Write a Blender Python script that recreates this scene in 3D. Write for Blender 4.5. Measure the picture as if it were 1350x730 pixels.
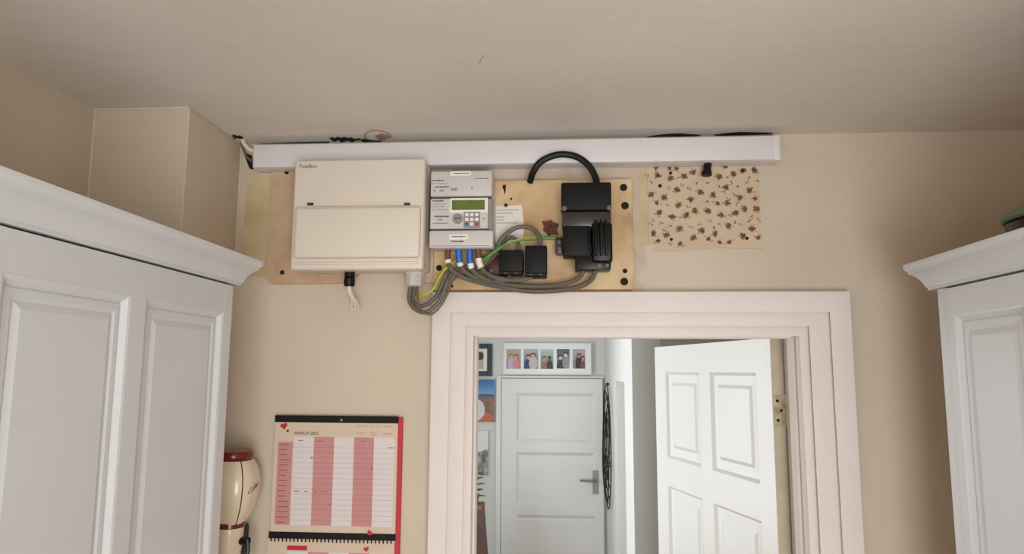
import bpy, bmesh, math, random
from mathutils import Vector, Matrix, noise
random.seed(7)
S = bpy.context.scene
C = S.collection
for o in list(bpy.data.objects): bpy.data.objects.remove(o)

# ------------------------------------------------------------------ camera
FPX, CX, CY, DC, ZC = 950.0, 675.0, 365.0, 1.75, 1.87     # focal length (px of 1350), image centre, distance to wall, eye height
PITCH, YAW, ROLL = 0.130482, -0.072064, 0.005241
fw = Vector((math.sin(YAW)*math.cos(PITCH), math.cos(YAW)*math.cos(PITCH), math.sin(PITCH)))
rt0 = Vector((math.cos(YAW), -math.sin(YAW), 0)); up0 = rt0.cross(fw)
rt = rt0*math.cos(ROLL) + up0*math.sin(ROLL); up = up0*math.cos(ROLL) - rt0*math.sin(ROLL)
EYE = Vector((0, -DC, ZC))
cd = bpy.data.cameras.new('camera'); cam = bpy.data.objects.new('camera', cd); C.objects.link(cam)
cd.sensor_fit = 'HORIZONTAL'; cd.sensor_width = 36; cd.lens = 36*FPX/1350; cd.clip_start = 0.02
M3 = Matrix((rt, up, -fw)).transposed()
cam.matrix_world = Matrix.Translation(EYE) @ M3.to_4x4()
S.camera = cam
# ------------------------------------------------------------------ light
w = bpy.data.worlds.new('world'); S.world = w; w.use_nodes = True
w.node_tree.nodes['Background'].inputs[0].default_value = (0.75, 0.86, 1.0, 1)
w.node_tree.nodes['Background'].inputs[1].default_value = 0.6
def area(name, loc, target, sx, sy, power, col):
    l = bpy.data.lights.new(name, 'AREA'); l.shape = 'RECTANGLE'; l.size = sx; l.size_y = sy; l.energy = power; l.color = col
    o = bpy.data.objects.new(name, l); C.objects.link(o); o.location = loc
    o.rotation_euler = (Vector(target)-Vector(loc)).to_track_quat('-Z', 'Y').to_euler(); return o
KITCHEN_W, HALL_W = 64, 26
area('kitchen_window_daylight', (0.36, -3.25, 1.2), (-0.1, 0, 2.25), 1.4, 1.6, KITCHEN_W, (0.915, 0.965, 1.0))
area('hall_window_daylight', (-1.16, 1.55, 1.55), (0.3, 1.5, 1.55), 1.2, 1.3, HALL_W, (0.93, 0.97, 1.0))
S.view_settings.view_transform = 'Standard'; S.view_settings.look = 'None'
S.view_settings.gamma = 1; S.view_settings.use_curve_mapping = False
S.view_settings.exposure = 0.0

# ------------------------------------------------------------------ helpers
def ray(px, py): return rt*((px-CX)/FPX) - up*((py-CY)/FPX) + fw
def at(px, py, Y):            # point seen at a pixel, on the plane a given distance from the kitchen face of the wall
    d = ray(px, py); t = (Y+DC)/d.y; return EYE + d*t
def lin(c):
    return tuple((v/255/12.92 if v/255 <= .04045 else ((v/255+.055)/1.055)**2.4) for v in c)
MATS = {}
def mat(name, col, rough=.6, var=.06, scale=6, bump=0.0, bscale=60, metal=0.0, col2=None, spec=.5, coat=0):
    m = bpy.data.materials.new(name); m.use_nodes = True; nt = m.node_tree; b = nt.nodes['Principled BSDF']
    b.inputs['Roughness'].default_value = rough; b.inputs['Metallic'].default_value = metal
    b.inputs['Specular IOR Level'].default_value = spec; b.inputs['Coat Weight'].default_value = coat
    tc = nt.nodes.new('ShaderNodeTexCoord'); n = nt.nodes.new('ShaderNodeTexNoise'); n.inputs['Scale'].default_value = scale
    n.inputs['Detail'].default_value = 6
    nt.links.new(tc.outputs['Object'], n.inputs['Vector'])
    r = nt.nodes.new('ShaderNodeValToRGB'); a = lin(col); c2 = lin(col2) if col2 else tuple(min(1, v*(1-var*2.2)) for v in a)
    r.color_ramp.elements[0].position = .35; r.color_ramp.elements[1].position = .65
    r.color_ramp.elements[0].color = (*c2, 1); r.color_ramp.elements[1].color = (*a, 1)
    nt.links.new(n.outputs['Fac'], r.inputs[0]); nt.links.new(r.outputs[0], b.inputs['Base Color'])
    if bump:
        n2 = nt.nodes.new('ShaderNodeTexNoise'); n2.inputs['Scale'].default_value = bscale; n2.inputs['Detail'].default_value = 4
        nt.links.new(tc.outputs['Object'], n2.inputs['Vector'])
        bp = nt.nodes.new('ShaderNodeBump'); bp.inputs['Strength'].default_value = bump; bp.inputs['Distance'].default_value = .004
        nt.links.new(n2.outputs['Fac'], bp.inputs['Height']); nt.links.new(bp.outputs[0], b.inputs['Normal'])
    MATS[name] = m; return m
def vmat(name, rough=.5):     # flat print: colours carried by the print's own faces
    m = bpy.data.materials.new(name); m.use_nodes = True; nt = m.node_tree
    a = nt.nodes.new('ShaderNodeVertexColor'); a.layer_name = 'print'
    nt.links.new(a.outputs[0], nt.nodes['Principled BSDF'].inputs['Base Color'])
    nt.nodes['Principled BSDF'].inputs['Roughness'].default_value = rough; MATS[name] = m; return m

mat('wall_paint', (210, 195, 174), .75, .05, 2.2, .25, 45)
mat('ceiling_paint', (228, 219, 209), .8, .05, 1.6, .35, 22)
mat('tan_bounce_paint', (200, 168, 122), .75, .05, 2.2, .25, 45)  # tint given to the unseen right wall to bounce warm light
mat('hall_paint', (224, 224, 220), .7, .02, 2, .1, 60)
mat('hall_shaded_paint', (196, 192, 186), .7, .03, 2, .1, 60)  # hall paint made greyer: shade of side wall and set-back door in the colour
mat('floor_wood', (168, 122, 78), .45, .15, 5)
mat('gloss_white', (232, 221, 214), .32, .02, 5, .05, 30)
mat('cabinet_white', (214, 216, 217), .38, .02, 4, .06, 90)
mat('door_white', (236, 236, 231), .35, .015, 4, .05, 60)
mat('trunk_plastic', (224, 218, 218), .4, .015, 10)
mat('unit_plastic', (226, 214, 199), .42, .015, 6)
mat('gland_grey', (204, 199, 190), .5, .04, 20)
mat('meter_plastic', (208, 202, 197), .42, .02, 10)
mat('meter_dark', (150, 143, 140), .45, .04, 10)
mat('meter_slot', (78, 68, 66), .6, .05, 10)
mat('lcd_green', (104, 116, 52), .25, .06, 30)
mat('sticker', (240, 236, 226), .55, .01, 10)
mat('ink', (52, 46, 42), .7, .02, 10)
mat('faint_ink', (138, 128, 122), .7, .02, 10)
mat('plywood', (222, 194, 150), .62, .1, 9, .15, 30, col2=(186, 146, 98))
mat('plywood_edge', (150, 110, 66), .7, .1, 20)
mat('pink_board', (206, 180, 152), .7, .08, 8, .1, 40, col2=(184, 148, 116))
mat('old_plaster', (214, 196, 158), .8, .1, 9, .35, 25, col2=(188, 168, 128))
mat('hole_dark', (34, 22, 14), .9, .1, 20)
mat('black_plastic', (15, 14, 13), .55, .08, 20, spec=.25)
mat('black_gloss', (12, 11, 10), .35, .08, 20, spec=.3)
mat('bakelite', (58, 50, 43), .3, .1, 20)
mat('black_rubber', (16, 15, 14), .5, .1, 20, spec=.3)
mat('red_bakelite', (92, 42, 30), .45, .15, 25)
mat('rust', (110, 62, 36), .8, .25, 60, .4, 80)
mat('cable_grey', (108, 101, 88), .5, .08, 30)
mat('cable_blue', (32, 104, 184), .45, .04, 20)
mat('cable_brown', (112, 78, 54), .5, .08, 20)
mat('earth_green', (96, 148, 62), .45, .06, 20)
mat('earth_yellow', (206, 186, 52), .45, .08, 20)
mat('white_cable', (226, 214, 192), .5, .05, 20)
mat('paper_white', (234, 226, 216), .7, .02, 10)
mat('wallpaper', (208, 186, 158), .8, .04, 12, .1, 60)
mat('flower_brown', (118, 86, 62), .85, .2, 60)
mat('flower_pale', (160, 130, 100), .85, .12, 60)
mat('page_cream', (216, 193, 170), .6, .02, 8)
mat('page_white', (222, 212, 208), .6, .02, 8)
mat('page_pink', (200, 140, 136), .6, .03, 8)
mat('red_card', (190, 36, 48), .45, .05, 8)
mat('black_card', (22, 16, 13), .6, .05, 8, spec=.25)
mat('rule_grey', (198, 186, 182), .7, .02, 8)
mat('rule_pink', (186, 118, 114), .7, .02, 8)
mat('enamel_cream', (232, 218, 190), .25, .03, 8, coat=.3)
mat('enamel_red', (112, 24, 22), .25, .08, 8, coat=.3)
mat('steel', (150, 149, 146), .35, .04, 20, metal=.3)
mat('brass_dull', (206, 196, 172), .5, .2, 60, col2=(160, 142, 112))
mat('screw_metal', (112, 104, 92), .4, .1, 40, metal=.8)
mat('navy_frame', (30, 46, 66), .4, .05, 10)
mat('white_frame', (244, 244, 242), .35, .01, 10)
mat('wire_black', (40, 40, 42), .45, .05, 20, metal=.4)
mat('dark_wood', (96, 58, 48), .5, .15, 12)
mat('leaf_green', (84, 112, 84), .55, .2, 12)
mat('pot_green', (112, 130, 104), .35, .12, 14)
mat('pot_black', (26, 24, 24), .25, .1, 14)
mat('caulk', (216, 206, 184), .7, .03, 10)
vmat('print_ink')

OFF = {}
STUFF = {'print', 'row_rules', 'flower_print', 'date_print', 'notes_print', 'handwriting', 'printed_lines'}
def setoff(o, loc): OFF[o.name] = Vector(loc)
def link(name, data, parent=None):
    o = bpy.data.objects.new(name, data); C.objects.link(o)
    if parent: o.parent = parent
    return o
def tag(o, label, cat, group=None):
    o['label'] = label; o['category'] = cat
    if group: o['group'] = group
    return o
def thing(name, label, cat, loc, group=None, rotz=0, kind=None):
    o = link(name, None); o.location = loc; o.rotation_euler = (0, 0, rotz); o.empty_display_size = .05
    setoff(o, loc)
    if label: tag(o, label, cat, group)
    if kind: o['kind'] = kind
    return o
def smooth(me, ang=35):
    me.polygons.foreach_set('use_smooth', [True]*len(me.polygons))
    me.set_sharp_from_angle(angle=math.radians(ang))
def part(name, bm, m, parent=None, label=None, local=False, sm=True):
    """mesh object from a bmesh whose vertices are in world space (or in the parent's space with local=True)"""
    bmesh.ops.recalc_face_normals(bm, faces=bm.faces[:])
    if parent is not None:
        if not local:
            off = OFF[parent.name]; bmesh.ops.translate(bm, vec=-off, verts=bm.verts[:])
    else:
        xs = [v.co for v in bm.verts]
        c = Vector(((min(v.x for v in xs)+max(v.x for v in xs))/2, (min(v.y for v in xs)+max(v.y for v in xs))/2, min(v.z for v in xs)))
        bmesh.ops.translate(bm, vec=-c, verts=bm.verts[:])
    me = bpy.data.meshes.new(name); bm.to_mesh(me); bm.free()
    if sm: smooth(me)
    ms = m if isinstance(m, (list, tuple)) else [m]
    for k in ms: me.materials.append(MATS[k])
    o = link(name, me, parent)
    if parent is None: o.location = c; setoff(o, c)
    else: setoff(o, OFF[parent.name])
    if label: o['label'] = label
    if name in STUFF: o['kind'] = 'stuff'
    return o
def struct(name, bm, m, parent=None, sm=False):
    o = part(name, bm, m, parent, sm=sm)
    if parent is None: o['kind'] = 'structure'
    return o
def box(bm, x0, x1, y0, y1, z0, z1, bev=0, seg=2, mi=0):
    x0, x1 = sorted((x0, x1)); y0, y1 = sorted((y0, y1)); z0, z1 = sorted((z0, z1))
    v = [bm.verts.new((x, y, z)) for x in (x0, x1) for y in (y0, y1) for z in (z0, z1)]
    fs = [bm.faces.new([v[i] for i in q]) for q in ((0,1,3,2),(4,6,7,5),(0,4,5,1),(2,3,7,6),(0,2,6,4),(1,5,7,3))]
    for f in fs: f.material_index = mi
    if bev:
        es = list({e for f in fs for e in f.edges})
        bmesh.ops.bevel(bm, geom=es, offset=bev, segments=seg, profile=.5, affect='EDGES')
    return bm
def nb(*a, **k): return box(bmesh.new(), *a, **k)
def pbox(px0, py0, px1, py1, Yf, Yb, bev=0, seg=2):
    """box whose front (at depth Yf) spans a pixel rectangle, running back to Yb"""
    a = at(px0, (py0+py1)/2, Yf); b = at(px1, (py0+py1)/2, Yf); t = at((px0+px1)/2, py0, Yf); u = at((px0+px1)/2, py1, Yf)
    return nb(a.x, b.x, Yf, Yb, u.z, t.z, bev, seg)
def prism(pts, y0, y1, bm=None):          # polygon in xz extruded along y
    bm = bm or bmesh.new()
    a = [bm.verts.new((x, y0, z)) for x, z in pts]; b = [bm.verts.new((x, y1, z)) for x, z in pts]
    n = len(pts); bm.faces.new(a); bm.faces.new(b[::-1])
    for i in range(n): bm.faces.new((a[i], a[(i+1) % n], b[(i+1) % n], b[i]))
    return bm
def cyl(bm, c, r, axis, h, n=14, r2=None):
    """cylinder from c along axis"""
    axis = Vector(axis).normalized(); q = axis.to_track_quat('Z', 'Y'); c = Vector(c); r2 = r if r2 is None else r2
    a = [bm.verts.new(c + q @ Vector((r*math.cos(t), r*math.sin(t), 0))) for t in [2*math.pi*i/n for i in range(n)]]
    b = [bm.verts.new(c + axis*h + q @ Vector((r2*math.cos(t), r2*math.sin(t), 0))) for t in [2*math.pi*i/n for i in range(n)]]
    bm.faces.new(a[::-1]); bm.faces.new(b)
    for i in range(n): bm.faces.new((a[i], a[(i+1) % n], b[(i+1) % n], b[i]))
    return bm
def spline(pts, res):
    P = [Vector(p) for p in pts]; out = []
    P = [P[0]*2-P[1]] + P + [P[-1]*2-P[-2]]
    for i in range(1, len(P)-2):
        p0, p1, p2, p3 = P[i-1:i+3]
        for k in range(res):
            t = k/res
            out.append(.5*((2*p1)+(p2-p0)*t+(2*p0-5*p1+4*p2-p3)*t*t+(3*p1-p0-3*p2+p3)*t**3))
    out.append(P[-2]); return out
def tube(pts, r, n=8, res=6, bm=None, closed=False):
    bm = bm or bmesh.new()
    if closed: ps = [Vector(p) for p in pts]
    else: ps = spline(pts, res) if res > 1 else [Vector(p) for p in pts]
    N = len(ps); rings = []; u = None
    for i, p in enumerate(ps):
        if closed: d = ps[(i+1) % N]-ps[i-1]
        else: d = ps[min(i+1, N-1)]-ps[max(i-1, 0)]
        d.normalize()
        if u is None: u = d.orthogonal().normalized()
        u = (u-d*u.dot(d)).normalized(); v = d.cross(u)
        rings.append([bm.verts.new(p+u*r*math.cos(2*math.pi*k/n)+v*r*math.sin(2*math.pi*k/n)) for k in range(n)])
    for i in range(N if closed else N-1):
        a, b = rings[i], rings[(i+1) % N]
        for k in range(n): bm.faces.new((a[k], a[(k+1) % n], b[(k+1) % n], b[k]))
    if not closed: bm.faces.new(rings[0][::-1]); bm.faces.new(rings[-1])
    return bm
def lathe(profile, c, n=24, sq=2.0, bm=None):
    """profile [(r,z)] turned about a vertical axis at c; sq>2 squares the section"""
    bm = bm or bmesh.new(); c = Vector(c); rings = []
    for r, z in profile:
        ring = []
        for k in range(n):
            t = 2*math.pi*k/n; ct, st = math.cos(t), math.sin(t)
            rr = r/((abs(ct)**sq+abs(st)**sq)**(1/sq))
            ring.append(bm.verts.new(c+Vector((rr*ct, rr*st, z))))
        rings.append(ring)
    for a, b in zip(rings, rings[1:]):
        for k in range(n): bm.faces.new((a[k], a[(k+1) % n], b[(k+1) % n], b[k]))
    bm.faces.new(rings[0][::-1]); bm.faces.new(rings[-1]); return bm
def text_bm(body, size, loc, shear=0, rotz=0, roty=0, extrude=.0002, center=False):
    cu = bpy.data.curves.new('text', 'FONT'); cu.body = body; cu.size = size; cu.shear = shear; cu.extrude = extrude
    if center: cu.align_x = 'CENTER'
    o = bpy.data.objects.new('text', cu); C.objects.link(o); dg = bpy.context.evaluated_depsgraph_get(); dg.update()
    me = bpy.data.meshes.new_from_object(o.evaluated_get(dg)); bm = bmesh.new(); bm.from_mesh(me)
    bpy.data.objects.remove(o); bpy.data.curves.remove(cu); bpy.data.meshes.remove(me)
    bm.transform(Matrix.Translation(Vector(loc)) @ Matrix.Rotation(rotz, 4, 'Z') @ Matrix.Rotation(roty, 4, 'Y') @ Matrix.Rotation(math.pi/2, 4, 'X')); return bm
def flatquads(rects, Y, th=.0003):         # thin printed rectangles: (x0,x1,z0,z1)
    bm = bmesh.new()
    for r in rects: box(bm, r[0], r[1], Y, Y-th, r[2], r[3])
    return bm
def ring_panel(w, h, prof, x0=0, z0=0, y=0):
    """rectangular door panel: concentric rings (inset, depth behind the face); local, front faces -y"""
    bm = bmesh.new(); prev = None
    for ins, dep in prof:
        v = [bm.verts.new((x0+a, y+dep, z0+b)) for a, b in ((ins, ins), (w-ins, ins), (w-ins, h-ins), (ins, h-ins))]
        if prev:
            for k in range(4): bm.faces.new((prev[k], prev[(k+1) % 4], v[(k+1) % 4], v[k]))
        prev = v
    bm.faces.new(prev); return bm
PROF = [(0, 0), (.004, .001), (.016, .012), (.026, .012), (.030, .010), (.042, .006)]
def panel_door(root, W, H, T, cols, rows, prof, m, back=True):
    """stiles, rails, muntins and panels of a framed door; local frame: x along the width, front at y=0 facing -y, z up.
    cols/rows: panel spans [(a,b),...]"""
    xs = sorted(cols); zs = sorted(rows); e = .0
    part('stile', nb(0, xs[0][0], 0, T, 0, H, .0005, 1), m, root, local=True)
    part('stile', nb(xs[-1][1], W, 0, T, 0, H, .0005, 1), m, root, local=True)
    zb = [0]+[v for r in zs for v in r]+[H]
    for i in range(0, len(zb), 2): part('rail', nb(xs[0][0]-.001, xs[-1][1]+.001, .0002, T-.0002, zb[i], zb[i+1], .0006, 1), m, root, local=True)
    for i in range(len(xs)-1):
        for r in zs: part('muntin', nb(xs[i][1], xs[i+1][0], .0003, T-.0003, r[0]-.001, r[1]+.001, .0006, 1), m, root, local=True)
    for c in xs:
        for r in zs:
            bm = ring_panel(c[1]-c[0], r[1]-r[0], prof, c[0], r[0], .0004)
            b2 = ring_panel(c[1]-c[0], r[1]-r[0], prof, c[0], r[0], 0)
            for v in b2.verts: v.co.y = T-.0004-v.co.y
            me = bpy.data.meshes.new('tmp'); b2.to_mesh(me); b2.free()
            bm.from_mesh(me); bpy.data.meshes.remove(me)
            part('panel', bm, m, root, local=True, sm=False)

Z = lambda r: ZC+r          # heights measured from the eye level
ZCEIL = Z(.58); XL, XR, YR = -1.05, 1.12, -3.3
# ------------------------------------------------------------------ setting: kitchen shell
struct('floor', nb(-1.4, 1.8, -3.4, 3.7, -.1, 0), 'floor_wood')
ceil = struct('ceiling', nb(-1.4, 1.8, -3.4, .12, ZCEIL, ZCEIL+.1), 'ceiling_paint')
OX0, OX1, OZ = -.254, .588, Z(.116)     # structural opening
bm = bmesh.new(); box(bm, -1.4, OX0, 0, .12, 0, ZCEIL); box(bm, OX1, 1.8, 0, .12, 0, ZCEIL); box(bm, OX0, OX1, 0, .12, OZ, ZCEIL)
wall_front = struct('wall_front', bm, 'wall_paint')
struct('wall_left', nb(XL-.1, XL, -3.4, 0, 0, ZCEIL), 'wall_paint')
struct('wall_right', nb(XR, XR+.1, -3.4, 0, 0, ZCEIL), 'tan_bounce_paint')
struct('wall_pier', nb(XL, -.83, -.262, 0, 0, ZCEIL, .003, 2), 'wall_paint')
WX0, WX1, WZ0, WZ1 = -.38, 1.1, .35, 2.05
bm = bmesh.new(); box(bm, XL-.1, WX0, YR-.1, YR, 0, ZCEIL); box(bm, WX1, XR+.1, YR-.1, YR, 0, ZCEIL)
box(bm, WX0, WX1, YR-.1, YR, 0, WZ0); box(bm, WX0, WX1, YR-.1, YR, WZ1, ZCEIL)
struct('wall_rear', bm, 'wall_paint')
bm = bmesh.new()
for x in (WX0, (WX0+WX1)/2-.025, WX1-.05): box(bm, x, x+.05, YR-.08, YR-.03, WZ0, WZ1)
for z in (WZ0, WZ1-.05): box(bm, WX0, WX1, YR-.08, YR-.03, z, z+.05)
struct('window_1', bm, 'gloss_white')
# beads of filler in the corners
def bead(name, pts, r): o = part(name, tube(pts, r, 6, 1), 'caulk'); o['kind'] = 'structure'
bead('trim_3', [(-.829, -.002, Z(.1)), (-.829, -.002, ZCEIL)], .0022)
bead('trim_4', [(XL+.001, -.263, Z(.1)), (XL+.001, -.263, ZCEIL)], .0035)
bead('trim_5', [(XL, -.263, ZCEIL-.001), (-.83, -.263, ZCEIL-.001)], .003)
bead('trim_6', [(-.831, -.261, Z(.1)), (-.831, -.261, ZCEIL)], .0016)

# ------------------------------------------------------------------ architrave and lining
tr = thing('trim_1', 'white moulded architrave around the kitchen doorway', None, (.17, 0, 0), kind='structure')
del tr['label'], tr['category']
tiers = [(-.319, -.277, .667, .621, .191, .146, -.030), (-.279, -.241, .623, .576, .148, .113, -.018), (-.243, -.223, .578, .557, .115, .090, -.006)]
for (xa, xb, xc, xd, zt, zb_, yf) in tiers:
    bm = bmesh.new()
    o = [(xa, 0), (xa, Z(zt)), (xc, Z(zt)), (xc, 0), (xd, 0), (xd, Z(zb_)), (xb, Z(zb_)), (xb, 0)]
    prism(o, yf, .002, bm)
    es = [e for e in bm.edges if abs(e.verts[0].co.y-yf) < 1e-5 and abs(e.verts[1].co.y-yf) < 1e-5]
    bmesh.ops.bevel(bm, geom=es, offset=.004, segments=3, profile=.5, affect='EDGES')
    part('architrave_moulding', bm, 'gloss_white', tr)
ln = thing('trim_2', None, None, (.17, .07, 0), kind='structure')
part('jamb', nb(-.254, -.224, .002, .135, 0, Z(.116)), 'gloss_white', ln, sm=False)
part('jamb', nb(.558, .588, .002, .135, 0, Z(.116)), 'gloss_white', ln, sm=False)
part('head', nb(-.224, .558, .002, .135, Z(.0915), Z(.116)), 'gloss_white', ln, sm=False)
part('door_stop', nb(-.224, -.216, .045, .085, 0, Z(.0915), .002, 1), 'gloss_white', ln)
part('door_stop', nb(.550, .558, .045, .085, 0, Z(.0915), .002, 1), 'gloss_white', ln)
part('door_stop', nb(-.216, .550, .045, .085, Z(.083), Z(.0915), .002, 1), 'gloss_white', ln)

# ------------------------------------------------------------------ setting: hall shell
XH, YF, YS = .29, 3.45, 1.385
struct('wall_hall_far', nb(-1.4, 1.0, YF, YF+.1, 0, ZCEIL), 'hall_paint')
DY0, DY1, DZ = 1.79, 2.36, Z(-.047)
bm = bmesh.new(); box(bm, XH, XH+.12, YS, DY0, 0, ZCEIL); box(bm, XH, XH+.12, DY1, YF, 0, ZCEIL); box(bm, XH, XH+.12, DY0, DY1, DZ, ZCEIL)
struct('wall_hall_right', bm, 'hall_paint')
struct('wall_hall_side', nb(XH+.12, 1.75, YS, YS+.1, 0, ZCEIL), 'hall_shaded_paint')
struct('wall_hall_end', nb(1.75, 1.85, .12, YS+.1, 0, ZCEIL), 'hall_paint')
HX = -1.2
bm = bmesh.new(); box(bm, HX-.1, HX, .12, .9, 0, ZCEIL); box(bm, HX-.1, HX, 2.2, YF, 0, ZCEIL); box(bm, HX-.1, HX, .9, 2.2, 0, .85); box(bm, HX-.1, HX, .9, 2.2, 2.25, ZCEIL)
struct('wall_hall_left', bm, 'hall_paint')
bm = bmesh.new()
for y in (.9, 1.525, 2.15): box(bm, HX-.08, HX-.03, y, y+.05, .85, 2.25)
for z in (.85, 2.2): box(bm, HX-.08, HX-.03, .9, 2.2, z, z+.05)
struct('window_2', bm, 'gloss_white')
struct('ceiling_hall', nb(-1.4, 1.8, .12, 3.6, ZCEIL, ZCEIL+.1), 'hall_paint')
# door in the side of the hall, set back in its opening
d3 = thing('door_3', None, None, (XH+.07, DY0, 0), kind='structure')
part('leaf', nb(XH+.07, XH+.105, DY0, DY1, 0, DZ), 'hall_shaded_paint', d3)

# far door at the end of the hall
a, b = at(661, 600, YF-.03), at(796, 600, YF-.03); zt = at(730, 499, YF-.03).z
d2 = thing('door_2', None, None, (a.x, YF-.035, 0), kind='structure')
Wd = b.x-a.x-.004
pz = lambda y: at(730, y, YF-.035).z
cx0, cx1 = at(680, 560, YF-.035).x-a.x, at(784, 560, YF-.035).x-a.x
rows = [(.25, pz(757)), (pz(745), pz(679)), (pz(666), pz(596)), (pz(583), pz(518))]
rows = [(.25, .85)]+[(pz(741), pz(679))]+rows[2:]
panel_door(d2, Wd, zt, .034, [(cx0, cx1)], rows, [(0, 0), (.006, .002), (.022, .013), (.03, .013)], 'door_white')
hp = part('handle_plate', nb(Wd-.075, Wd-.035, -.006, 0, pz(650), pz(619), .002, 1), 'steel', d2, local=True)
hx, hz = Wd-.055, pz(632)
bm = tube([(hx, -.002, hz), (hx, -.045, hz), (hx-.02, -.052, hz), (hx-.11, -.05, hz+.004)], .008, 8, 5)
part('lever', bm, 'steel', hp, local=True)
part('lock_cylinder', cyl(bmesh.new(), (hx, -.0, hz-.06), .009, (0, -1, 0), .012), 'steel', hp, local=True)
ar = thing('trim_7', None, None, (0, YF, 0), kind='structure')
xl = at(654, 600, YF).x
part('architrave', nb(xl, a.x-.003, YF-.03, YF-.0002, 0.001, zt+.02, .005, 2), 'door_white', ar)
part('architrave', nb(a.x-.003, XH-.001, YF-.028, YF-.0002, zt+.004, zt+.02, .005, 2), 'door_white', ar)

# open six-panel door of the kitchen, hinged on the right jamb
vx, vy = -.264, .9645
ang = math.atan2(-vy, -vx)                 # local +x runs from the free edge back to the hinge edge
LW, LT, LH = .757, .035, Z(.089)-.01
free = Vector((.523+vx*LW, .134+vy*LW, .01))
d1 = thing('door_1', None, None, free, kind='structure', rotz=ang)
cols = [(.085, .335), (.43, .672)]
cols = [(.092, .345), (.42, .682)]
rz = lambda r: Z(r)-.01
LPROF = [(0, 0), (.008, .008), (.034, .0085), (.044, .004)]
panel_door(d1, LW, LH, LT, cols, [(.2, .72), (.93, rz(-.378)), (rz(-.284), rz(-.0))], LPROF, 'door_white')
mat('edge_paint', (200, 188, 164), .6, .06, 12)
part('edge_lipping', nb(LW, LW+.0006, .001, LT-.001, .001, LH-.001), 'edge_paint', d1, local=True, sm=False)
def hinge(z):
    h = part('hinge', nb(LW, LW+.002, .003, .034, z, z+.078, .0005, 1), 'brass_dull', d1, local=True)
    bm = bmesh.new()
    for k in range(5): cyl(bm, (LW+.004, LT+.003, z+.0156*k+.0005), .006, (0, 0, 1), .0146, 10)
    part('knuckle', bm, 'brass_dull', h, local=True)
    for k in range(3): part('screw', cyl(bmesh.new(), (LW+.002, .013+.010*(k % 2), z+.015+.024*k), .004, (1, 0, 0), .001, 10), 'hole_dark', h, local=True)
    part('hinge_leaf', nb(LW+.002, LW+.004, .034, .05, z, z+.078), 'brass_dull', h, local=True)
hinge(at(1028, 562, .13).z-.01); hinge(.2)

# ------------------------------------------------------------------ kitchen wall cabinets
def cornice(root, path_y0, path_y1, xface, sgn, zb, m):
    """cornice run along y; profile (out, up)"""
    pr = [(-.02, 0), (.006, 0), (.006, .005), (.010, .006), (.013, .012), (.018, .019), (.026, .026), (.036, .031), (.043, .033), (.043, .037), (.049, .040), (.052, .045), (.052, .052), (-.02, .052)]
    bm = bmesh.new()
    a = [bm.verts.new((xface+sgn*o, path_y0, zb+u)) for o, u in pr]; b = [bm.verts.new((xface+sgn*o, path_y1, zb+u)) for o, u in pr]
    n = len(pr); bm.faces.new(a); bm.faces.new(b[::-1])
    for i in range(n): bm.faces.new((a[i], a[(i+1) % n], b[(i+1) % n], b[i]))
    return part('cornice', bm, m, root)
# left
ct, cb = Z(.179), 1.22
cabL = thing('wall_cabinet', 'white panelled wall cabinet on the left with a moulded cornice, in front of the pier', 'cabinet', (-.88, -.95, cb))
part('carcass', nb(XL+.002, -.712, -1.69, -.266, cb, ct), 'cabinet_white', cabL, sm=False)
part('top_board', nb(XL+.002, -.70, -1.69, -.266, ct, ct+.03), 'cabinet_white', cabL, sm=False)
cornice(cabL, -.262, -1.69, -.695, 1, ct, 'cabinet_white')
for y0 in (-.985, -1.676):
    W_ = .688
    d = link('cabinet_door', None, cabL); d.rotation_euler = (0, 0, math.pi/2); d.location = Vector((-.690, y0, cb))-OFF[cabL.name]; OFF[d.name] = Vector((0, 0, 0))
    H_ = ct-cb-.004
    panel_door(d, W_, H_, .02, [(.069, .335), (.380, .652)], [(.06, Z(.118)-cb)], PROF, 'cabinet_white')
# right
ctr = Z(.168)
cabR = thing('wall_cabinet', 'white panelled wall cabinet on the right, a dark pot standing on its cornice', 'cabinet', (.93, -.85, cb))
part('carcass', nb(.762, XR-.002, -1.95, -.262, cb, ctr), 'cabinet_white', cabR, sm=False)  # run lengthened out of view, added to shade the right end of wall_front
part('face_frame', nb(.742, .762, -.30, -.268, cb, ctr-.002), 'cabinet_white', cabR, sm=False)
part('top_board', nb(.755, XR-.002, -1.95, -.262, ctr, ctr+.03), 'cabinet_white', cabR, sm=False)
cornice(cabR, -.236, -1.95, .745, -1, ctr, 'cabinet_white')
for y0 in (-.302, -.852, -1.402):
    d = link('cabinet_door', None, cabR); d.rotation_euler = (0, 0, -math.pi/2); d.location = Vector((.740, y0, cb))-OFF[cabR.name]; OFF[d.name] = Vector((0, 0, 0))
    panel_door(d, .545, ctr-cb-.004, .02, [(.024, .232), (.296, .504)], [(.06, Z(.112)-cb)], PROF, 'cabinet_white')

# ------------------------------------------------------------------ cable trunking under the ceiling
t0, t1 = at(333, 207, -.05), at(1028, 195, -.05)
tk = thing('cable_trunking', 'long white plastic cable trunking running just below the ceiling', 'trunking', (t0.x, -.001, Z(.502)))
part('trough', nb(t0.x, t1.x, -.042, -.0005, Z(.502), Z(.5595), .0015, 1), 'trunk_plastic', tk)
part('lid', nb(t0.x+.0005, t1.x-.012, -.05, -.0405, Z(.5022), Z(.5615), .003, 2), 'trunk_plastic', tk)
part('end_cap', nb(t1.x-.014, t1.x+.0015, -.0508, -.001, Z(.5005), Z(.5622), .0025, 2), 'trunk_plastic', tk)

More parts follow.
